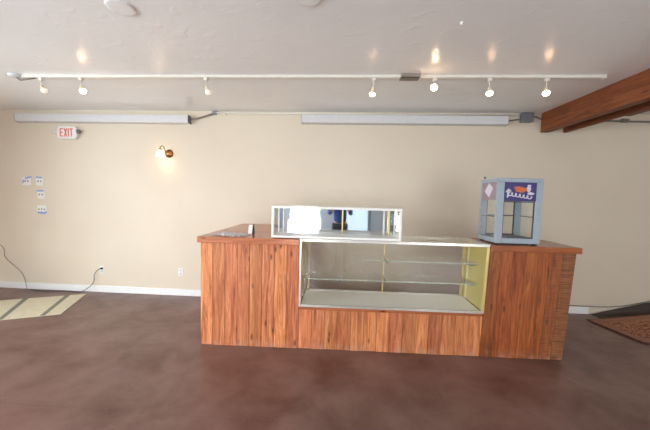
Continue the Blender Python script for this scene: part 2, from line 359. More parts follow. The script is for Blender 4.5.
MB().tube([(x0+.14, YF-.09, 1.0), (x0+.14, YF-.05, 1.0), (x0+.14, YF-.05, 1.25), (x0+.14, YF-.09, 1.25)], .01).build('door_handle', M['alu'], dr)
struct(MB().box(-30, 30, -40, YF-.2, -.25, -.05).build('floor', M['asphalt']))
struct(MB().box(-30, XL-.2, YF-.2, 30, -.25, -.05).build('floor', M['asphalt']))

# ------------------------------------------------------------------ ceiling beams
ZB = 2.493
b = empty('ceiling_beam', (2.715, D, ZB), 'brown wooden ceiling beam in front, its broad left side in full view', 'beam', 'doubled wooden beams under the ceiling')
MB().hexa([(-.05, -7.7, 0), (.05, -7.7, 0), (.05, -.02, 0), (-.05, -.02, 0), (-.05, -7.7, H-ZB), (.05, -7.7, H-ZB), (.05, -.02, H-ZB), (-.05, -.02, H-ZB)], (.55, .5, 0)).build('beam_board', M['beam'], b, .004)
b = empty('ceiling_beam', (2.98, D, ZB), 'wooden ceiling beam, shade painted into its tone, running behind the front beam, only its lower edge showing', 'beam', 'doubled wooden beams under the ceiling')
MB().box(-.02, .022, -7.7, -.02, 0, H-ZB, (.3, .6, 0)).build('beam_board', M['beam'], b, .004)  # lower tone puts the front beam's shade into this board
MB().box(.0225, .085, -7.7, -.84, .0, H-ZB, (.15, .4, 0)).build('sister_board', M['beam'], b, .004)

# ------------------------------------------------------------------ the wooden counter (own frame: x along the front, y back, z up)
RC = .0169; YC = 2.87; HC = 1.1234
X0, X1, CL, CR, CB = -1.4177, 2.262, -.41, 1.44, .452
counter = empty('sales_counter', (0, YC, 0), 'long L-shaped counter of vertical red-brown cedar planks with overhanging top', 'counter', rz=RC)
def lean(p):           # the old counter leans: its right end stands slightly splayed
    t = max(0, min(1, (p.x-.2)/2.0)); return Vector((p.x-.062*t*(1-p.z/HC), p.y, p.z))
def planks(xa, xb, za, zb, n, y=0.0, th=.02, weather=(), base=.5, spread=.35, red=.5):
    m = MB(); w = (xb-xa)/n
    for k in range(n):
        rnd = (min(1, max(0, base+random.uniform(-spread, spread))), min(1, max(0, red+random.uniform(-.4, .4))), .0)
        if k in weather: rnd = (.5, .5, weather[k])
        dy = random.uniform(0, .003)
        m.box(xa+k*w+.0012, xa+(k+1)*w-.0012, y+dy, y+th, za+random.uniform(0, .004), zb, rnd, lean)
    return m
planks(X0, CL, 0.0, HC-.055, 8, base=.66, spread=.28, red=.4).build('front_planks', M['plank'], counter, .003)
planks(CL, CR, 0.0, .412, 14, y=.004, base=.45, spread=.35, red=.45).build('front_planks', M['plank'], counter, .003)
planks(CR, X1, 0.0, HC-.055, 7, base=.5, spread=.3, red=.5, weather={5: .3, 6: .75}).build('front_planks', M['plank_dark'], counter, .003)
# ends, return wing and backs
m = MB(); w = 1.62/13
for k in range(13): m.box(X0, X0+.02, .021+k*w, .021+(k+1)*w-.002, .002, HC-.055, (random.random(), .4, 0))
m.build('side_planks', M['plank'], counter, .003)
m = MB()
for k in range(4): m.box(X1-.02, X1, .021+k*.118, .021+(k+1)*.118-.002, .002, HC-.055, (random.random()*.5, .4, .3), lean)
m.build('side_planks', M['plank'], counter, .003)
m = MB(); m.box(-.66, -.64, .52, 1.62, .002, HC-.055, (.5, .5, 0)); m.box(X0+.022, -.66, 1.60, 1.62, .002, HC-.055, (.4, .5, 0)); m.build('back_panel', M['plank'], counter)
m = MB(); m.box(-.62, CL-.012, .49, .51, .002, HC-.055, (.5, .5, 0)); m.box(CR+.012, X1-.07, .48, .497, .002, HC-.055, (.5, .5, 0)); m.box(CL, CR-.04, .47, .485, .002, .40, (.5, .5, 0), lean); m.build('back_panel', M['plank'], counter)
# thick trimmed tops
m = MB(); m.box(X0-.022, CL-.004, -.03, .50, HC-.058, HC, (.62, .5, 0)); m.build('countertop', M['top'], counter, .004)
m = MB(); m.box(X0-.022, -.62, .501, 1.65, HC-.058, HC, (.6, .5, 0)); m.build('countertop', M['topy'], counter, .004)
m = MB(); m.box(CR+.006, X1+.022, -.03, .51, HC-.058, HC, (.12, .5, 0)); m.build('countertop', M['top'], counter, .004)
MB().box(CL, CR-.01, -.006, .02, .4125, CB-.012, (.3, .4, 0), lean).build('trim_rail', M['top'], counter, .003)

# ------------------------------------------------------------------ glass display case set into the counter
case = empty('display_case', (0, YC, 0), 'low glass display case set into the middle of the wooden counter', 'display case', rz=RC)
dz = .485
fr = MB()
def bar(m, x0, x1, y0, y1, z0, z1): m.box(x0, x1, y0, y1, z0, z1, (.5, .5, 0), lean)
bar(fr, CL, CL+.02, -.004, .02, CB, HC-.012); bar(fr, CL, CR, -.006, .02, CB-.012, CB+.012); bar(fr, CL, CR, -.006, .02, HC-.022, HC-.002)
bar(fr, CL, CL+.014, dz-.014, dz, CB, HC-.012); bar(fr, CL+.014, CR-.014, dz-.014, dz, HC-.022, HC-.006); bar(fr, CL+.014, CR-.014, dz-.014, dz, CB, CB+.018)
bar(fr, CL, CL+.014, .02, dz-.014, HC-.020, HC-.006); bar(fr, CR-.014, CR, .02, dz-.014, HC-.020, HC-.006)
fr.build('frame', M['alu'], case, .002)
m = MB(); bar(m, CR-.022, CR+.002, -.004, .02, CB+.012, HC-.023); tag(m.build('corner_post', M['brass'], case, .002), 'dull brass-coloured corner post')
m = MB(); bar(m, CR-.014, CR, dz-.014, dz, CB+.019, HC-.023); tag(m.build('corner_post', M['brass'], case, .002), 'dull brass-coloured corner post')
m = MB(); bar(m, CL+.02, CR-.022, .021, dz-.015, CB-.004, CB+.008); tag(m.build('deck', M['deck'], case), 'off-white pebbled case floor')
m = MB(); bar(m, CR-.010, CR-.004, .021, dz-.016, CB+.010, HC-.023); tag(m.build('end_panel', M['olive'], case), 'olive yellow end panel')
m = MB(); bar(m, CL+.004, CL+.010, .021, dz-.016, CB+.010, HC-.023); tag(m.build('end_panel', M['olive'], case), 'olive yellow end panel')
m = MB(); bar(m, CL+.022, CR-.024, .004, .009, CB+.013, HC-.023); m.build('front_glass', M['glass'], case)
m = MB(); bar(m, CL, CR+.003, -.008, dz, HC-.0015, HC+.006); m.build('top_glass', M['glass'], case)
m = MB(); bar(m, CL, CR+.003, -.0125, -.0085, HC-.0015, HC+.006); tag(m.build('glass_edge', M['alu'], case), 'bright polished front edge of the glass top')
# slotted standards, a painted highlight strip, and brackets
def standard(x, y, z0=CB+.010, z1=HC-.024, w=.012):
    m = MB(); bar(m, x-w/2, x+w/2, y, y+.008, z0, z1); tag(m.build('standard_highlight_strip', M['brass'], case), 'brass slotted shelf standard')
standard(CL+.055, dz-.042); standard(.50, dz-.042); standard(CR-.045, dz-.042, w=.022)
m = MB(); bar(m, CR-.0135, CR-.0105, dz-.10, dz-.065, CB+.010, HC-.024); tag(m.build('standard_highlight_strip', M['highlight_strip'], case), 'pale yellow strip painting a highlight on the olive panel')  # raised pale strip paints the bright highlight beside the standards
def bracket(x, z, mat='dark', lx=.008, y0=.16):
    m = MB(); q = lean(Vector((x, 0, z))).x
    m.prism([(q-lx/2, dz-.043, z-.004), (q-lx/2, y0, z-.004), (q-lx/2, y0, z-.012), (q-lx/2, y0+.06, z-.03), (q-lx/2, dz-.043, z-.062)], (lx, 0, 0))
    return m.build('shelf_bracket', M[mat], case)
for z, xs in ((.684, (CL+.055, .50, CR-.045)), (.897, (.50, CR-.045))):
    for x in xs: tag(bracket(x, z, 'plastic' if x < .3 else 'galv'), 'white shelf bracket' if x < .3 else 'steel shelf bracket')
def shelf(xa, xb, z):
    m = MB(); bar(m, xa, xb, .155, dz-.045, z-.003, z+.004); o = m.build('glass_shelf', M['shelfglass'], case)
    m = MB(); bar(m, xa, xb, .150, .1545, z-.003, z+.004); tag(m.build('shelf_edge', M['edge'], o), 'green polished shelf edge')
shelf(CL+.03, CR-.02, .684); shelf(.26, CR-.02, .897)

# ------------------------------------------------------------------ small mirrored case standing on the counter
ZU = HC+.0075
up = empty('countertop_display_case', (-.055, YC, ZU), 'small white-framed glass case with mirrored back doors standing on the counter', 'display case', rz=RC)
a0, a1, ya, yb, hh = -.645, .645, .012, .365, .318
m = MB(); t = .022
for x in (a0, a1-t): m.box(x, x+t, ya, ya+t, 0, hh)
m.box(a0+t, a1-t, ya, ya+t, 0, t); m.box(a0+t, a1-t, ya, ya+t, hh-t, hh)
m.build('front_frame', M['white'], up, .002)
m = MB(); t2 = .014
for x in (a0, a1-t2):
    m.box(x, x+t2, yb-t2, yb, 0, hh); m.box(x, x+t2, ya+t, yb-t2, 0, t2); m.box(x, x+t2, ya+t, yb-t2, hh-t2, hh)
m.box(a0+t2, a1-t2, yb-t2, yb, 0, t2); m.box(a0+t2, a1-t2, yb-t2, yb, hh-t2, hh)
m.build('rear_frame', M['chrome'], up, .0015)
MB().box(a0+t2, a1-t2, ya+t, yb-.03, .003, .012).build('deck', M['white'], up)
MB().box(a0+t, a1-t, ya+.008, ya+.012, t, hh-t).build('front_glass', M['glass'], up)
MB().box(a0+.004, a0+.008, ya+t, yb-t2, t2, hh-t2).build('side_glass', M['glass'], up)
MB().box(a1-.008, a1-.004, ya+t, yb-t2, t2, hh-t2).build('side_glass', M['glass'], up)
MB().box(a0, a1, ya, yb, hh+.0005, hh+.0055).build('top_glass', M['glass'], up)
MB().box(a0+t2+.001, .075, yb-.027, yb-.022, .016, hh-t2-.001).build('mirror_door', M['mirror'], up)
MB().box(.055, a1-t2-.001, yb-.020, yb-.015, .016, hh-t2-.001).build('mirror_door', M['mirror'], up)
tag(MB().box(.062, .076, yb-.034, yb-.028, .016, hh-t2-.001).build('door_edge', M['brass'], up), 'brass sliding door edge')
tag(MB().box(a1-.085, a1-.062, yb-.034, yb-.021, .016, hh-t2-.001).build('standard_reflection_strip', M['brass'], up), 'brass standard at the back right')
tag(MB().box(a1-.13, a1-.115, yb-.034, yb-.021, .016, hh-t2-.001).build('standard_reflection_strip', M['white'], up), 'white strip made as a frame reflection at the back right')  # this and the back left strip imitate reflections of the front frame
tag(MB().box(a0+.055, a0+.068, yb-.034, yb-.028, .016, hh-t2-.001).build('standard_reflection_strip', M['white'], up), 'white strip made as a frame reflection at the back left')
tag(MB().box(a0+t2+.001, a1-t2-.001, yb-.042, yb-.028, .0125, .0155).build('door_track', M['alu'], up), 'aluminium door track')

# ------------------------------------------------------------------ popcorn cabinet
pw, pd, ph = .432, .345, .652
pop = empty('popcorn_machine', (1.512+pw/2-.002, YC+.085, HC+.001), 'blue-grey popcorn cabinet with purple picture sign standing on the right counter end', 'popcorn machine', rz=RC)
q = pw/2; t = .066
def pbox(*a): return MB().box(*a)
for sx_ in (-1, 1):
    for (ya, yb_) in ((0, .03), (pd-.03, pd)):
        MB().box(sx_*q, sx_*(q-t), ya, yb_, .012, ph-.04).build('corner_post', M['blue'], pop, .003)
for ya, yb_ in ((.001, .029), (pd-.029, pd-.001)): MB().box(-q+t, q-t, ya, yb_, .012, .06).build('base_rail', M['blue'], pop, .003)
for sx_ in (-1, 1): MB().box(sx_*(q-.001), sx_*(q-.026), .03, pd-.03, .012, .06).build('base_rail', M['blue'], pop, .003)
pbox(-q, q, 0, pd, ph-.04, ph).build('top_cap', M['blue'], pop, .004)
m = MB(); m.box(-q+t+.001, q-t-.001, .012, pd-.012, .050, .064); tag(m.build('kettle_tray', M['galv'], pop), 'grey metal tray')
for x in (-q+.02, q-.05):
    for y in (.01, pd-.04): MB().box(x, x+.03, y, y+.03, 0, .012).build('foot', M['black'], pop)
# header sign
sg = pbox(-q+t+.001, q-t-.001, -.004, .010, ph-.225, ph-.042).build('header_sign', M['sign'], pop)
sw, sz0, sz1 = (q-t), ph-.225, ph-.042
def blob(cx, cz, rx, rz_, y, ph_=0, n=18, wob=.12):
    return [(cx+rx*math.cos(2*PI*k/n)*(1+wob*math.sin(3*2*PI*k/n+ph_)), y, cz+rz_*math.sin(2*PI*k/n)*(1+wob*math.cos(2*2*PI*k/n+ph_))) for k in range(n)]
m = MB(); m.prism(blob(-.005, sz0+.115, .060, .032, -.0045, 1, wob=.25), (0, -.001, 0)); m.build('sign_art', M['orange'], sg)
m = MB()
m.prism(blob(.075, sz0+.12, .020, .030, -.0045, .4), (0, -.001, 0)); m.prism(blob(.078, sz0+.152, .017, .012, -.0045, 0), (0, -.001, 0)); m.prism(blob(.095, sz0+.078, .034, .013, -.0045, 2), (0, -.001, 0))
m.build('sign_art', M['ink'], sg)
# flowing script along the foot of the sign
m = MB(); pts = []
for k in range(78):
    u = k/77; x = -.128+.235*u; zc = sz0+.075-.038*u
    pts.append((x+.011*math.cos(u*40), -.0065, zc+.015*math.sin(u*40)*(1.2-.4*u)))
m.tube(pts, .006, 6); m.tube([(-.115, -.0065, sz0+.11), (-.12, -.0065, sz0+.06), (-.124, -.0065, sz0+.035)], .007, 6)
m.tube([(-.138, -.0065, sz0+.088), (-.115, -.0065, sz0+.118), (-.095, -.0065, sz0+.10), (-.115, -.0065, sz0+.078)], .007, 6)
m.build('sign_lettering', M['ink'], sg)
# side header panels
for sx_ in (-1, 1):
    hp = pbox(sx_*(q-.004), sx_*(q-.012), .031, pd-.031, ph-.215, ph-.041).build('side_header', M['pink'], pop)
    xx = sx_*(q-.0035)
    yc, zc = .17, ph-.118
    d_ = MB(); d_.prism([(xx, yc-.005, zc-.075), (xx, yc+.085, zc-.01), (xx, yc+.005, zc+.075), (xx, yc-.075, zc+.02)], (sx_*.0012, 0, 0)); tag(d_.build('placard', M['ink'], hp), 'white diamond-shaped placard')
    pbox(sx_*(q-.006), sx_*(q-.010), .031, pd-.031, .061, ph-.2155).build('side_glass', M['glass'], pop)
    m = MB(); m.box(sx_*(q-.011), sx_*(q-.017), .031, pd-.031, .265, .275); m.build('glass_divider', M['galv'], pop)
pbox(-q+t, q-t, .006, .010, .061, ph-.226).build('front_glass', M['glass'], pop)
# dark gaskets round the panes
def gasket(x0, x1, y0, y1, z0, z1):
    m = MB(); g = .009
    if x1-x0 > y1-y0: m.box(x0, x0+g, y0, y1, z0, z1); m.box(x1-g, x1, y0, y1, z0, z1); m.box(x0+g, x1-g, y0, y1, z0, z0+g); m.box(x0+g, x1-g, y0, y1, z1-g, z1)
    else: m.box(x0, x1, y0, y0+g, z0, z1); m.box(x0, x1, y1-g, y1, z0, z1); m.box(x0, x1, y0+g, y1-g, z0, z0+g); m.box(x0, x1, y0+g, y1-g, z1-g, z1)
    m.build('gasket', M['dark'], pop)
gasket(-q+t+.0005, q-t-.0005, .0105, .018, .065, ph-.227)
gasket(-q+t+.0005, q-t-.0005, pd-.020, pd-.0105, .065, ph-.042)
for xa, xb in ((-q+t+.012, q-t-.012),): MB().box(xa, xb, pd-.022, pd-.014, .265, .277).build('rear_rail', M['dark'], pop)
pbox(-q+t+.001, q-t-.001, pd-.010, pd-.006, .062, ph-.041).build('rear_glass', M['glass'], pop)
MB().lathe([(.004, 0), (.004, .012), (.010, .014), (.010, .026), (.004, .030)], (-q+.015, pd-.05, ph), n=12).build('vent_knob', M['dark'], pop)

# ------------------------------------------------------------------ things lying on the counter's left end
def cpt(x, y, z): return Vector((x*math.cos(RC)-y*math.sin(RC), YC+x*math.sin(RC)+y*math.cos(RC), z))
ch = empty('card_holder', cpt(-.985, .285, HC+.001), 'small upright white card holder with black side on the left counter end', 'card holder', rz=RC)
MB().hexa([(-.032, -.018, 0), (.012, -.018, 0), (.012, .014, 0), (-.032, .014, 0), (-.026, .0, .098), (.016, .0, .098), (.016, .014, .098), (-.026, .014, .098)]).build('white_plate', M['plastic'], ch, .002)
tag(MB().hexa([(.013, -.02, 0), (.036, -.02, 0), (.036, .02, 0), (.013, .02, 0), (.018, .0, .100), (.028, .0, .100), (.028, .016, .100), (.018, .016, .100)]).build('black_stand', M['black'], ch, .002), 'black plastic stand')
bm = bmesh.new(); nx, ny = 34, 12; rr = random.Random(3); V = {}
for i in range(nx+1):
    for j in range(ny+1):
        u, v = i/nx, j/ny; x = -1.37+.40*u+rr.uniform(-.006, .006); y = .03+.22*v+.04*math.sin(u*7)
        V[i, j] = bm.verts.new(cpt(x, y, HC+.004+abs(rr.gauss(0, .011))*math.sin(PI*min(1, max(0.02, u)))))
for i in range(nx):
    for j in range(ny): bm.faces.new((V[i, j], V[i+1, j], V[i+1, j+1], V[i, j+1]))
me = bpy.data.meshes.new('plastic_wrap'); bm.to_mesh(me); bm.free(); me.materials.append(M['wrap'])
o = bpy.data.objects.new('plastic_wrap', me); COL.objects.link(o)
tag(o, 'crumpled clear plastic wrap lying on the left counter end', 'plastic wrap')

# ------------------------------------------------------------------ long strip fixtures high on the back wall
def strip(xa, xb, za, zb, lab):
    e = empty('strip_fixture', ((xa+xb)/2, D, za), lab, 'light fixture', 'long white strip fixtures on the back wall')
    h = (xb-xa)/2; z = zb-za
    m = MB(); m.prism([(-h+.004, 0, 0), (-h+.004, -.095, .006), (-h+.004, -.098, .015), (-h+.004, -.095, z), (-h+.004, 0, z)], (2*h-.008, 0, 0)); m.build('housing', M['enamel'], e)
    for s0 in (-h, h-.004):
        m = MB(); m.prism([(s0, 0, -.002), (s0, -.098, .004), (s0, -.100, .02), (s0, -.097, z+.002), (s0, 0, z+.002)], (.004, 0, 0)); tag(m.build('end_cap', M['galv'], e), 'grey end cap')
strip(-4.89, -2.235, 2.555, 2.668, 'long white metal strip fixture above the exit sign, its right end wired to conduit')
strip(-.60, 2.20, 2.575, 2.69, 'long white metal strip fixture above the counter, ending near the grey junction box')
yw = D-.022
def cord(name, pts, r, mat, lab, cat, group=None, sm=True):
    P = [Vector(p) for p in pts]
    if sm:
        out = []
        for i in range(len(P)-1):
            p0 = P[max(i-1, 0)]; p1 = P[i]; p2 = P[i+1]; p3 = P[min(i+2, len(P)-1)]
            for k in range(6):
                t_ = k/6; out.append(.5*((2*p1)+(p2-p0)*t_+(2*p0-5*p1+4*p2-p3)*t_*t_+(3*p1-p0-3*p2+p3)*t_**3))
        P = out+[P[-1]]
    return tag(MB().tube(P, r, 8).build(name, mat), lab, cat, group)
cord('electrical_cable', [(-2.235, yw-.02, 2.635), (-2.15, yw-.012, 2.632), (-2.05, yw-.01, 2.66), (-1.95, yw-.008, 2.69), (-1.885, yw-.006, 2.712)], .011, M['grey'], 'short grey cable rising from the left strip fixture to the conduit', 'cable')
co = empty('metal_conduit', (-1.88, D, 2.72), 'thin painted metal conduit along the ceiling line from cable to junction box', 'conduit')
MB().tube([(0, -.022, 0), (4.26, -.022, 0)], .011, 8).build('conduit_pipe', M['track'], co)
m = MB(); m.box(-.03, .03, -.036, 0, -.018, .022); tag(m.build('conduit_elbow', M['galv'], co), 'grey pulling elbow')
m = MB(); m.box(.14, .16, -.036, 0, -.03, .016); m.build('conduit_strap', M['track'], co)
m = MB(); m.box(1.9, 1.92, -.036, 0, -.015, .016); m.build('conduit_strap', M['track'], co)
jb = empty('junction_box', (2.462, D, 2.625), 'grey square metal junction box on the back wall left of the beam', 'junction box')
MB().box(-.072, .072, -.07, 0, 0, .118).build('box_body', M['galv'], jb, .003)
MB().box(-.076, .076, -.075, -.0705, -.003, .121).build('cover_plate', M['galv'], jb, .002)
for x, z in ((-.05, .02), (.05, .1)): MB().lathe([(.006, 0), (.005, .004)], (x, -.0751, z), (0, -1, 0), 10).build('screw', M['dark'], jb)
cord('electrical_cable', [(2.205, yw-.02, 2.645), (2.27, yw-.01, 2.650), (2.34, yw-.01, 2.662), (2.388, yw-.01, 2.665)], .010, M['grey'], 'short grey cable between the right strip fixture and the junction box', 'cable')
cord('electrical_cable', [(2.536, yw-.012, 2.70), (2.58, yw-.012, 2.70), (2.62, yw-.012, 2.685), (2.66, yw-.01, 2.670)], .010, M['grey'], 'short grey cable from the junction box to the front wooden beam', 'cable')
co = empty('metal_conduit', (3.10, D, 2.655), 'thin metal conduit on the back wall right of the beams', 'conduit')
MB().tube([(0, -.022, 0.005), (2.6, -.022, -.02)], .012, 8).build('conduit_pipe', M['grey'], co)
m = MB(); m.box(.60, .68, -.04, 0, -.014, .03); m.build('conduit_fitting', M['grey'], co); m = MB(); m.box(.30, .32, -.036, 0, -.014, .016); m.build('conduit_strap', M['grey'], co)

# ------------------------------------------------------------------ exit sign
ex = empty('exit_sign', (-4.118, D, 2.318), 'white emergency exit sign with red letters and two lamp heads', 'exit sign')
m = MB(); w_, h_ = .15, .185
poly = [(-w_+.03, 0, 0), (w_-.03, 0, 0), (w_, 0, .03), (w_, 0, h_-.03), (w_-.03, 0, h_), (-w_+.03, 0, h_), (-w_, 0, h_-.03), (-w_, 0, .03)]
m.prism(poly, (0, -.05, 0)); m.build('housing', M['plastic'], ex, .006)
def letters(m, x, z, w, h, y):
    s = w*.28
    E = [(0, 0, s, h), (s, 0, w, s), (s, h-s, w, h), (s, h/2-s/2, w*.9, h/2+s/2)]
    for (a, b_, c, d) in E: m.box(x+a, x+c, y-.003, y, z+b_, z+d)
    x += w+.012
    for sgn in (1, -1):
        a0_ = x if sgn > 0 else x+w-s; b0_ = x+w-s if sgn > 0 else x
        m.prism([(a0_, y, z), (a0_+s, y, z), (b0_+s, y, z+h), (b0_, y, z+h)], (0, -.003 if sgn > 0 else -.0034, 0))
    x += w+.012; m.box(x, x+s, y-.003, y, z, z+h); x += s+.012
    m.box(x, x+w, y-.003, y, z+h-s, z+h); m.box(x+w/2-s/2, x+w/2+s/2, y-.003, y, z, z+h-s)
m = MB(); letters(m, -.108, .032, .052, .12, -.0505); m.build('sign_letters', M['red'], ex)
for sx_ in (-1, 1):
    lh = MB(); lh.lathe([(.012, 0), (.018, .01), (.036, .045), (.038, .055)], (sx_*.150, -.03, .10), (sx_*.8, -.55, .05), 14)
    l_ = lh.build('lamp_head', M['plastic'], ex)
    MB().lathe([(.034, 0), (.030, .004)], Vector((sx_*.150, -.03, .10))+Vector((sx_*.8, -.55, .05)).normalized()*.0555, (sx_*.8, -.55, .05), 14).build('lamp_lens', M['galv'], l_)

# ------------------------------------------------------------------ wall sconce
sn = empty('wall_sconce', (-2.575, D, 2.13), 'lit antique bronze wall sconce with a frosted bell shade', 'wall lamp')
MB().lathe([(.062, 0), (.060, .008), (.045, .018), (.020, .028)], (0, 0, 0), (0, -1, 0), 24).build('back_plate', M['bronze'], sn)
MB().tube([(0, -.025, -.02), (0, -.05, -.05), (-.005, -.075, -.03), (-.012, -.085, .04), (-.022, -.10, .085), (-.040, -.118, .095), (-.052, -.128, .078), (-.054, -.130, .055)], .007, 8).build('arm', M['bronze'], sn)
MB().lathe([(.010, 0), (.024, -.012), (.027, -.030)], (-.054, -.130, .058), (0, 0, 1), 18).build('shade_holder', M['bronze'], sn)
sh_ = MB().lathe([(.026, -.03), (.036, -.055), (.045, -.085), (.062, -.115), (.060, -.1155), (.043, -.086), (.034, -.056), (.024, -.031)], (-.054, -.130, .058), (0, 0, 1), 24, caps=False)
tag(sh_.build('lamp_shade', M['shade'], sn), 'glowing frosted bell shade')
tag(MB().lathe([(.004, -.03), (.016, -.045), (.022, -.07), (.016, -.09), (.003, -.098)], (-.054, -.130, .058), (0, 0, 1), 14).build('bulb', M['bulb'], sn), 'lit bulb')

# ------------------------------------------------------------------ outlets and taped plates
def plate(name, x, z, w, h, lab, cat, rot=0, group=None, tape=(), slots=2):
    e = empty(name, (x, D, z), lab, cat, group); e.rotation_euler.y = rot
    MB().box(-w/2, w/2, -.006, 0, -h/2, h/2).build('cover', M['plastic'], e, .002)
    if slots == 2:
        for s_ in (-1, 1):
            m = MB(); m.box(-.009, -.006, -.0075, -.0061, s_*.026-.006, s_*.026+.006); m.box(.006, .009, -.0075, -.0061, s_*.026-.005, s_*.026+.005)
            rc = MB().lathe([(.017, 0), (.016, .001)], (0, -.0061, s_*.026), (0, -1, 0), 16).build('receptacle', M['enamel'], e)
            m.build('slots', M['slot'], rc)
    else:
        for k in range(slots-10): MB().box(-.006+(k-(slots-11)/2)*.045, .006+(k-(slots-11)/2)*.045, -.012, -.0061, -.012, .012).build('toggle', M['slot'], e)
    for (tx, tz, tw, th_, ta) in tape:
        c_, s_ = math.cos(ta), math.sin(ta)
        P = [(tx+a*c_-b_*s_, -.0075-.0005, tz+a*s_+b_*c_) for a, b_ in ((-tw/2, -th_/2), (tw/2, -th_/2), (tw/2, th_/2), (0, th_*.7), (-tw/2, th_/2))]
        mm = MB(); mm.prism(P, (0, -.001, 0)); tag(mm.build('tape_strip', M['tape'], e), 'torn blue masking tape')
    return e
plate('wall_outlet', -2.407, .36, .078, .118, 'white wall outlet on the back wall just left of the wooden counter', 'outlet')
plate('wall_outlet', -.001, .352, .078, .118, 'white wall outlet seen through the glass of the low display case', 'outlet')
plate('wall_outlet', -3.655, .345, .078, .118, 'white wall outlet with a black plug and cord in it', 'outlet')
g_ = 'taped white wall plates'
plate('switch_plate', -4.835, 1.675, .15, .115, 'tilted white wall plate with blue tape, leftmost of the four', 'switch plate', 0, g_, [(.03, .055, .11, .022, .3), (-.055, -.005, .022, .05, -.3)], 12)
plate('switch_plate', -4.625, 1.678, .12, .13, 'white wall plate taped along its top, right of the leftmost plate', 'switch plate', 0, g_, [(-.005, .058, .10, .022, -.08)], 12)
plate('switch_plate', -4.612, 1.478, .12, .125, 'white wall plate with top tape, middle one of the column of three', 'switch plate', .0, g_, [(-.01, .055, .11, .022, 0.05)], 12)
plate('switch_plate', -4.604, 1.252, .15, .12, 'white wall plate taped along its bottom edge, lowest of the four', 'switch plate', .0, g_, [(-.005, -.055, .13, .028, -.1), (.065, -.045, .035, .022, .4)], 13)
tag(MB().box(-3.668, -3.640, D-.034, D-.0085, .359, .383).build('electrical_plug', M['black'], bevel=.003), 'black plug pushed into the left wall outlet', 'plug')
cord('power_cord', [(-3.654, D-.036, .370), (-3.70, D-.045, .345), (-3.755, D-.04, .27), (-3.76, D-.04, .18), (-3.80, D-.05, .11), (-3.90, D-.075, .03), (-3.97, D-.09, .006), (-4.2, D-.06, .006), (-4.55, D-.10, .006), (-4.80, D-.05, .006)], .0045, M['black'], 'thin dark power cord hanging from the plugged outlet to the floor', 'cord')
cord('power_cord', [(-5.325, D-.012, .69), (-5.25, D-.012, .62), (-5.24, D-.012, .49), (-5.12, D-.012, .38), (-4.985, D-.012, .27), (-4.92, D-.016, .16), (-4.885, D-.03, .07), (-4.84, D-.06, .006), (-4.70, D-.11, .006), (-4.4, D-.15, .006)], .003, M['grey'], 'thin grey cord drooping down the back wall at the far left corner', 'cord')

# ------------------------------------------------------------------ track lighting
YT = 2.9674
tr = empty('light_track', (-3.373, YT, H), 'long white ceiling light track running above the counter', 'light track')
L_ = 2.411+3.373
MB().box(0, L_, -.018, .018, -.026, 0).build('track_rail', M['track'], tr, .002)
MB().box(-.02, .0, -.02, .02, -.03, 0).build('end_cap', M['track'], tr, .002)
MB().box(L_, L_+.02, -.02, .02, -.03, 0).build('end_cap', M['track'], tr, .002)
m = MB(); m.lathe([(.075, 0), (.070, -.018), (.02, -.022)], (-.09, 0, 0), (0, 0, 1), 20); tag(m.build('feed_canopy', M['enamel'], tr), 'round grey feed canopy')
m = MB(); m.tube([(-.09, 0, -.025), (-.04, -.01, -.055), (.05, -.015, -.045), (.12, 0, -.027)], .007, 6); tag(m.build('feed_wire', M['grey'], tr), 'grey feed wire')
m = MB(); m.box(3.905, 4.085, -.045, .03, -.034, -.0265); m.box(3.905, 4.085, .0185, .05, -.034, 0); m.box(3.905, 4.085, -.06, -.0185, -.034, 0); tag(m.build('power_feed_box', M['greybox'], tr, .003), 'tan-grey box clamped over the track')
def head(x, tilt, yaw_, mat, label, hot=False):
    e = empty('track_light_head', (x, YT, H-.0265), label, 'track light', 'small spotlights hanging from the ceiling track')
    MB().box(-.018, .018, -.016, .016, -.028, 0).build('track_adapter', M['track'], e, .003)
    MB().tube([(0, 0, -.028), (0, 0, -.083)], .005, 8).build('stem', M['track'], e)
    d_ = Vector((math.sin(tilt)*math.cos(yaw_), math.sin(tilt)*math.sin(yaw_), -math.cos(tilt)))
    o_ = Vector((0, 0, -.080))
    MB().lathe([(.010, 0), (.016, .012), (.018, .034), (.026, .052), (.031, .068)], o_, d_, 18, caps=True).build('lamp_holder', M['lampcup'], e)
    tag(MB().lathe([(.028, .0682), (.030, .075), (.025, .086), (.012, .093), (.002, .094)], o_, d_, 18).build('lamp_face', M[mat], e), 'glowing lamp face' if mat != 'bulb_dim' else 'dim yellowish lamp face')
    return e
HD = [(-3.194, .75, -.3, 'bulb_dim', 'unlit-looking yellowish spotlight at the far left end of the track'),
      (-2.752, .6, -.5, 'bulb', 'lit white spotlight second from the left on the track'),
      (-1.416, .45, -.4, 'bulb_dim', 'pale spotlight tilted right, above and left of the counter'),
      (.277, .15, PI, 'bulb', 'spotlight pointing straight down, left of the tan-grey track box'),
      (.864, 1.15, -PI/2-.35, 'bulb_hot', 'brightest spotlight, glaring at the viewer right of the tan-grey track box'),
      (1.382, .35, -PI/2-.3, 'bulb', 'glowing spotlight between the glaring one and the rightmost one'),
      (1.907, .45, -PI/2-.5, 'bulb', 'glowing spotlight at the right end of the track near the beam')]
for h in HD: head(*h)

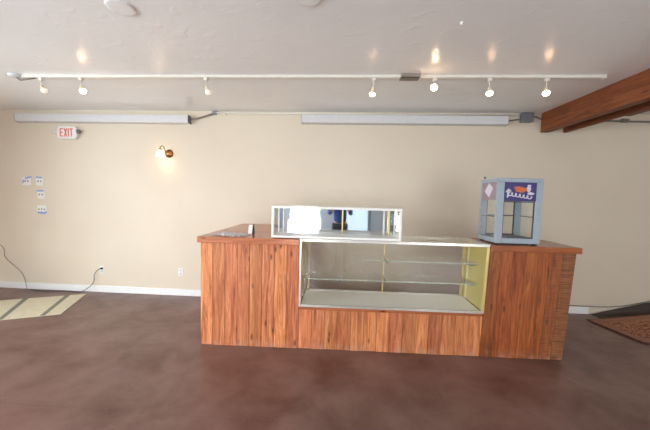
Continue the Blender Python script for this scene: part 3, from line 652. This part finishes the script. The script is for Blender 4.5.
# ------------------------------------------------------------------ round marks on the ceiling
for x, y, r, lab in ((-1.475, 1.90, .088, 'round painted-over cover plate on the ceiling, upper left'), (-.235, 1.83, .08, 'round painted-over cover plate on the ceiling at the top centre')):
    tag(MB().lathe([(r, 0), (r, -.004), (r-.006, -.009), (r-.02, -.010), (.01, -.0102)], (x, y, H), (0, 0, 1), 36).build('ceiling_cover_plate', M['ceil']), lab, 'cover plate', 'painted-over ceiling cover plates')
tag(MB().lathe([(.012, 0), (.010, -.006), (.004, -.02)], (.772, 2.10, H), (0, 0, 1), 12).build('ceiling_hook', M['white']), 'tiny white hook screwed into the ceiling above the bright spotlight', 'hook')

# ------------------------------------------------------------------ floor mats
mt = empty('floor_mat', (-4.0, 3.6, 0), 'cream floor mat with two grey stripes lying on the left', 'floor mat')
A, B, C2, E = Vector((-3.795, 4.077, 0)), Vector((-3.471, 3.367, 0)), Vector((-4.62, 2.84, 0)), Vector((-5.20, 3.47, 0))
off = Vector((-4.0, 3.6, 0))
def q4(u0, u1, z0, z1):      # strip of the mat between fractions u from the right edge
    top = lambda u: A.lerp(E, u); bot = lambda u: B.lerp(C2, u)
    P = [top(u0), bot(u0), bot(u1), top(u1)]
    return [Vector((p.x-off.x, p.y-off.y, z0)) for p in P][::-1]
MB().prism(q4(0, 1, .001, 0), (0, 0, .008)).build('mat_body', M['cream'], mt, .002)
for u0, u1 in ((.125, .165), (.435, .475)):
    tag(MB().prism(q4(u0, u1, .0092, 0), (0, 0, .001)).build('stripe', M['stripe'], mt), 'grey-green stripe')
# right: dark sheet turned up against the wall, patterned rug on it
bm = bmesh.new(); rows = []
for k in range(16):
    u = k/15; xb = 3.515+2.6*u; zl = .006+.30*(u*2.6/.80)*.72 if u*2.6 < .8 else .222+.05*(u*2.6-.8)
    fx = 3.52+2.6*u
    row = [(xb+.0, D-.026, max(.004, zl)), (xb, D-.045, max(.004, zl*.55)), (xb, D-.085, .004+.11*u), (xb, D-.17, .004+.05*u), (fx-.02, 3.98 if u < .02 else 3.93, .004), (fx, 3.6 if u > .05 else 3.965, .004)]
    rows.append([bm.verts.new(p) for p in row])
for a, b_ in zip(rows, rows[1:]):
    for j in range(5): bm.faces.new((a[j], b_[j], b_[j+1], a[j+1]))
me = bpy.data.meshes.new('floor_sheet'); bm.to_mesh(me); bm.free(); me.materials.append(M['brownmat'])
o = bpy.data.objects.new('floor_sheet', me); COL.objects.link(o); sd = o.modifiers.new('thick', 'SOLIDIFY'); sd.thickness = .004; sd.offset = 1
tag(o, 'dark brown flooring sheet curling up the back wall at the right', 'floor sheet')
rg = empty('patterned_rug', (4.2, 3.8, .010), 'reddish brown patterned rug with pale border lying at the right', 'rug')
def rug_layer(name, mat, m0, z0, th):      # a layer of the rug, its far right corner riding up on the curled sheet
    bm = bmesh.new(); a, b_, c_, d_ = Vector((3.27, 3.975)), Vector((3.39, 3.36)), Vector((5.3, 3.40)), Vector((5.2, 4.13))
    n1, n2 = 24, 12; T = {}; lo = {}
    for i in range(n1+1):
        for j in range(n2+1):
            u = m0*.33+(1-.66*m0)*i/n1; v = m0+(1-2*m0)*j/n2
            p = a.lerp(d_, u).lerp(b_.lerp(c_, u), v)
            z = z0+.225*max(0, (p.x-3.3)/1.9)*max(0, min(1, (p.y-3.35)/.78))**1.5
            T[i, j] = bm.verts.new((p.x-4.2, p.y-3.8, z+th)); lo[i, j] = bm.verts.new((p.x-4.2, p.y-3.8, z))
    for i in range(n1):
        for j in range(n2):
            bm.faces.new((T[i, j], T[i, j+1], T[i+1, j+1], T[i+1, j])); bm.faces.new((lo[i, j], lo[i+1, j], lo[i+1, j+1], lo[i, j+1]))
    for i in range(n1):
        for j in (0, n2): bm.faces.new((T[i, j], T[i+1, j], lo[i+1, j], lo[i, j]))
    for j in range(n2):
        for i in (0, n1): bm.faces.new((T[i, j], lo[i, j], lo[i, j+1], T[i, j+1]))
    bmesh.ops.recalc_face_normals(bm, faces=bm.faces)
    me = bpy.data.meshes.new(name); bm.to_mesh(me); bm.free(); me.materials.append(mat)
    o = bpy.data.objects.new(name, me); COL.objects.link(o); o.parent = rg; return o
rug_layer('binding', M['rugedge'], 0, 0, .006)
rug_layer('border', M['rugborder'], .03, .0062, .002)
rug_layer('field', M['rug'], .17, .0085, .002)
cord('loose_cable', [(3.20, D-.012, .115), (3.38, D-.024, .112), (3.47, D-.024, .115), (3.60, D-.012, .108), (3.8, D-.012, .118), (4.0, D-.012, .15), (4.2, D-.012, .20), (4.6, D-.012, .30)], .004, M['black'], 'thin black cable along the wall above the curled flooring sheet', 'cable')

# ------------------------------------------------------------------ the photographer, standing behind the camera (seen in the case mirrors)
def skinned(name, verts, edges, radii, mat, parent=None, sub=2, root=0):
    me = bpy.data.meshes.new(name); me.from_pydata(verts, edges, []); o = bpy.data.objects.new(name, me); COL.objects.link(o); me.materials.append(mat)
    s = o.modifiers.new('skin', 'SKIN'); s.use_smooth_shade = True
    lay = me.skin_vertices[0].data
    for i, r in enumerate(radii): lay[i].radius = r if isinstance(r, tuple) else (r, r)
    for i in range(len(verts)): lay[i].use_root = (i == root)
    u = o.modifiers.new('sub', 'SUBSURF'); u.levels = sub; u.render_levels = sub
    if parent: o.parent = parent
    return o
M['skin'] = plain('skin', lin(205, 160, 132), .5); M['shirt'] = plain('blue_shirt', lin(62, 98, 176), .8, 0, .08, 30); M['jeans'] = plain('dark_jeans', lin(58, 62, 78), .85, 0, .1, 40)
M['hair'] = plain('brown_hair', lin(70, 48, 34), .7); M['shoe'] = plain('shoe', lin(50, 46, 44), .6)
per = empty('person', (.08, -.36, 0), 'person in a blue shirt and dark jeans holding a camera, mirrored in the small case', 'person')
V_ = [(0, 0, .92), (0, 0, 1.05), (0, .01, 1.22), (0, 0, 1.36), (0, .0, 1.44), (0, .02, 1.53), (0, .03, 1.63),
      (.10, 0, .86), (.11, .01, .48), (.12, -.02, .09), (.12, .14, .04), (-.10, 0, .86), (-.11, .01, .48), (-.12, -.02, .09), (-.12, .14, .04),
      (.18, 0, 1.37), (.25, .04, 1.14), (.13, .20, 1.36), (-.18, 0, 1.37), (-.25, .04, 1.14), (-.13, .20, 1.36)]
E_ = [(0, 1), (1, 2), (2, 3), (3, 4), (4, 5), (5, 6), (0, 7), (7, 8), (8, 9), (9, 10), (0, 11), (11, 12), (12, 13), (13, 14), (3, 15), (15, 16), (16, 17), (3, 18), (18, 19), (19, 20)]
R2 = [(.15, .10), (.13, .09), (.15, .10), (.12, .08), .05, (.07, .085), (.065, .085), .085, .055, .04, .035, .085, .055, .04, .035, .052, .04, .028, .052, .04, .028]
body = skinned('body', V_, E_, R2, M['skin'], per)
skinned('shirt', [(0, 0, .90), (0, 0, 1.05), (0, .01, 1.22), (0, 0, 1.37), (.19, 0, 1.375), (.252, .04, 1.15), (.20, .12, 1.25), (-.19, 0, 1.375), (-.252, .04, 1.15), (-.20, .12, 1.25)],
        [(0, 1), (1, 2), (2, 3), (3, 4), (4, 5), (5, 6), (3, 7), (7, 8), (8, 9)], [(.17, .12), (.155, .115), (.17, .12), (.135, .095), .068, .054, .044, .068, .054, .044], M['shirt'], per)
skinned('trousers', [(0, 0, .92), (.10, 0, .86), (.11, .01, .48), (.12, -.02, .12), (-.10, 0, .86), (-.11, .01, .48), (-.12, -.02, .12)],
        [(0, 1), (1, 2), (2, 3), (0, 4), (4, 5), (5, 6)], [(.16, .115), .10, .07, .058, .10, .07, .058], M['jeans'], per)
m = MB(); m.lathe([(.02, .085), (.06, .075), (.085, .04), (.093, 0), (.09, -.05), (.075, -.08), (.03, -.085)], (0, -.012, 1.645), (0, -.25, 1), 18); m.build('hair', M['hair'], per)
for s_ in (-1, 1):
    sh = MB(); sh.lathe([(.035, -.09), (.05, -.05), (.048, .05), (.035, .13), (.01, .15)], (s_*.12, .03, .045), (0, 1, 0), 14); sh.build('shoe', M['shoe'], per)
    hv = [(s_*.125, .205, 1.365), (s_*.10, .225, 1.43)]; he = [(0, 1)]; hr = [.026, .030]
    for k in range(4):
        b0 = len(hv); hv += [(s_*(.115-.012*k), .232, 1.445+.014*k), (s_*(.085-.004*k), .262, 1.468+.016*k), (s_*(.066), .250, 1.476+.017*k)]; he += [(1, b0), (b0, b0+1), (b0+1, b0+2)]; hr += [.010, .009, .008]
    b0 = len(hv); hv += [(s_*.080, .205, 1.455), (s_*.062, .200, 1.50)]; he += [(1, b0), (b0, b0+1)]; hr += [.012, .010]
    skinned('hand', hv, he, hr, M['skin'], per, 1)
for s_ in (-1, 1): MB().lathe([(.004, 0), (.012, -.004), (.014, -.012)], (s_*.033, .117, 1.60), (0, 1, 0), 10).build('eye', M['white'], per)
cmr = empty('camera_body', (0, -.03, 1.5517), 'black photo camera held in both hands by the photographer', 'camera')
MB().box(-.065, .065, -.085, -.03, -.055, .045).build('camera_housing', M['black'], cmr, .006)
MB().lathe([(.033, .0), (.036, -.01), (.036, -.03)], (0, .0, 0), (0, 1, 0), 20).build('lens_barrel', M['black'], cmr)
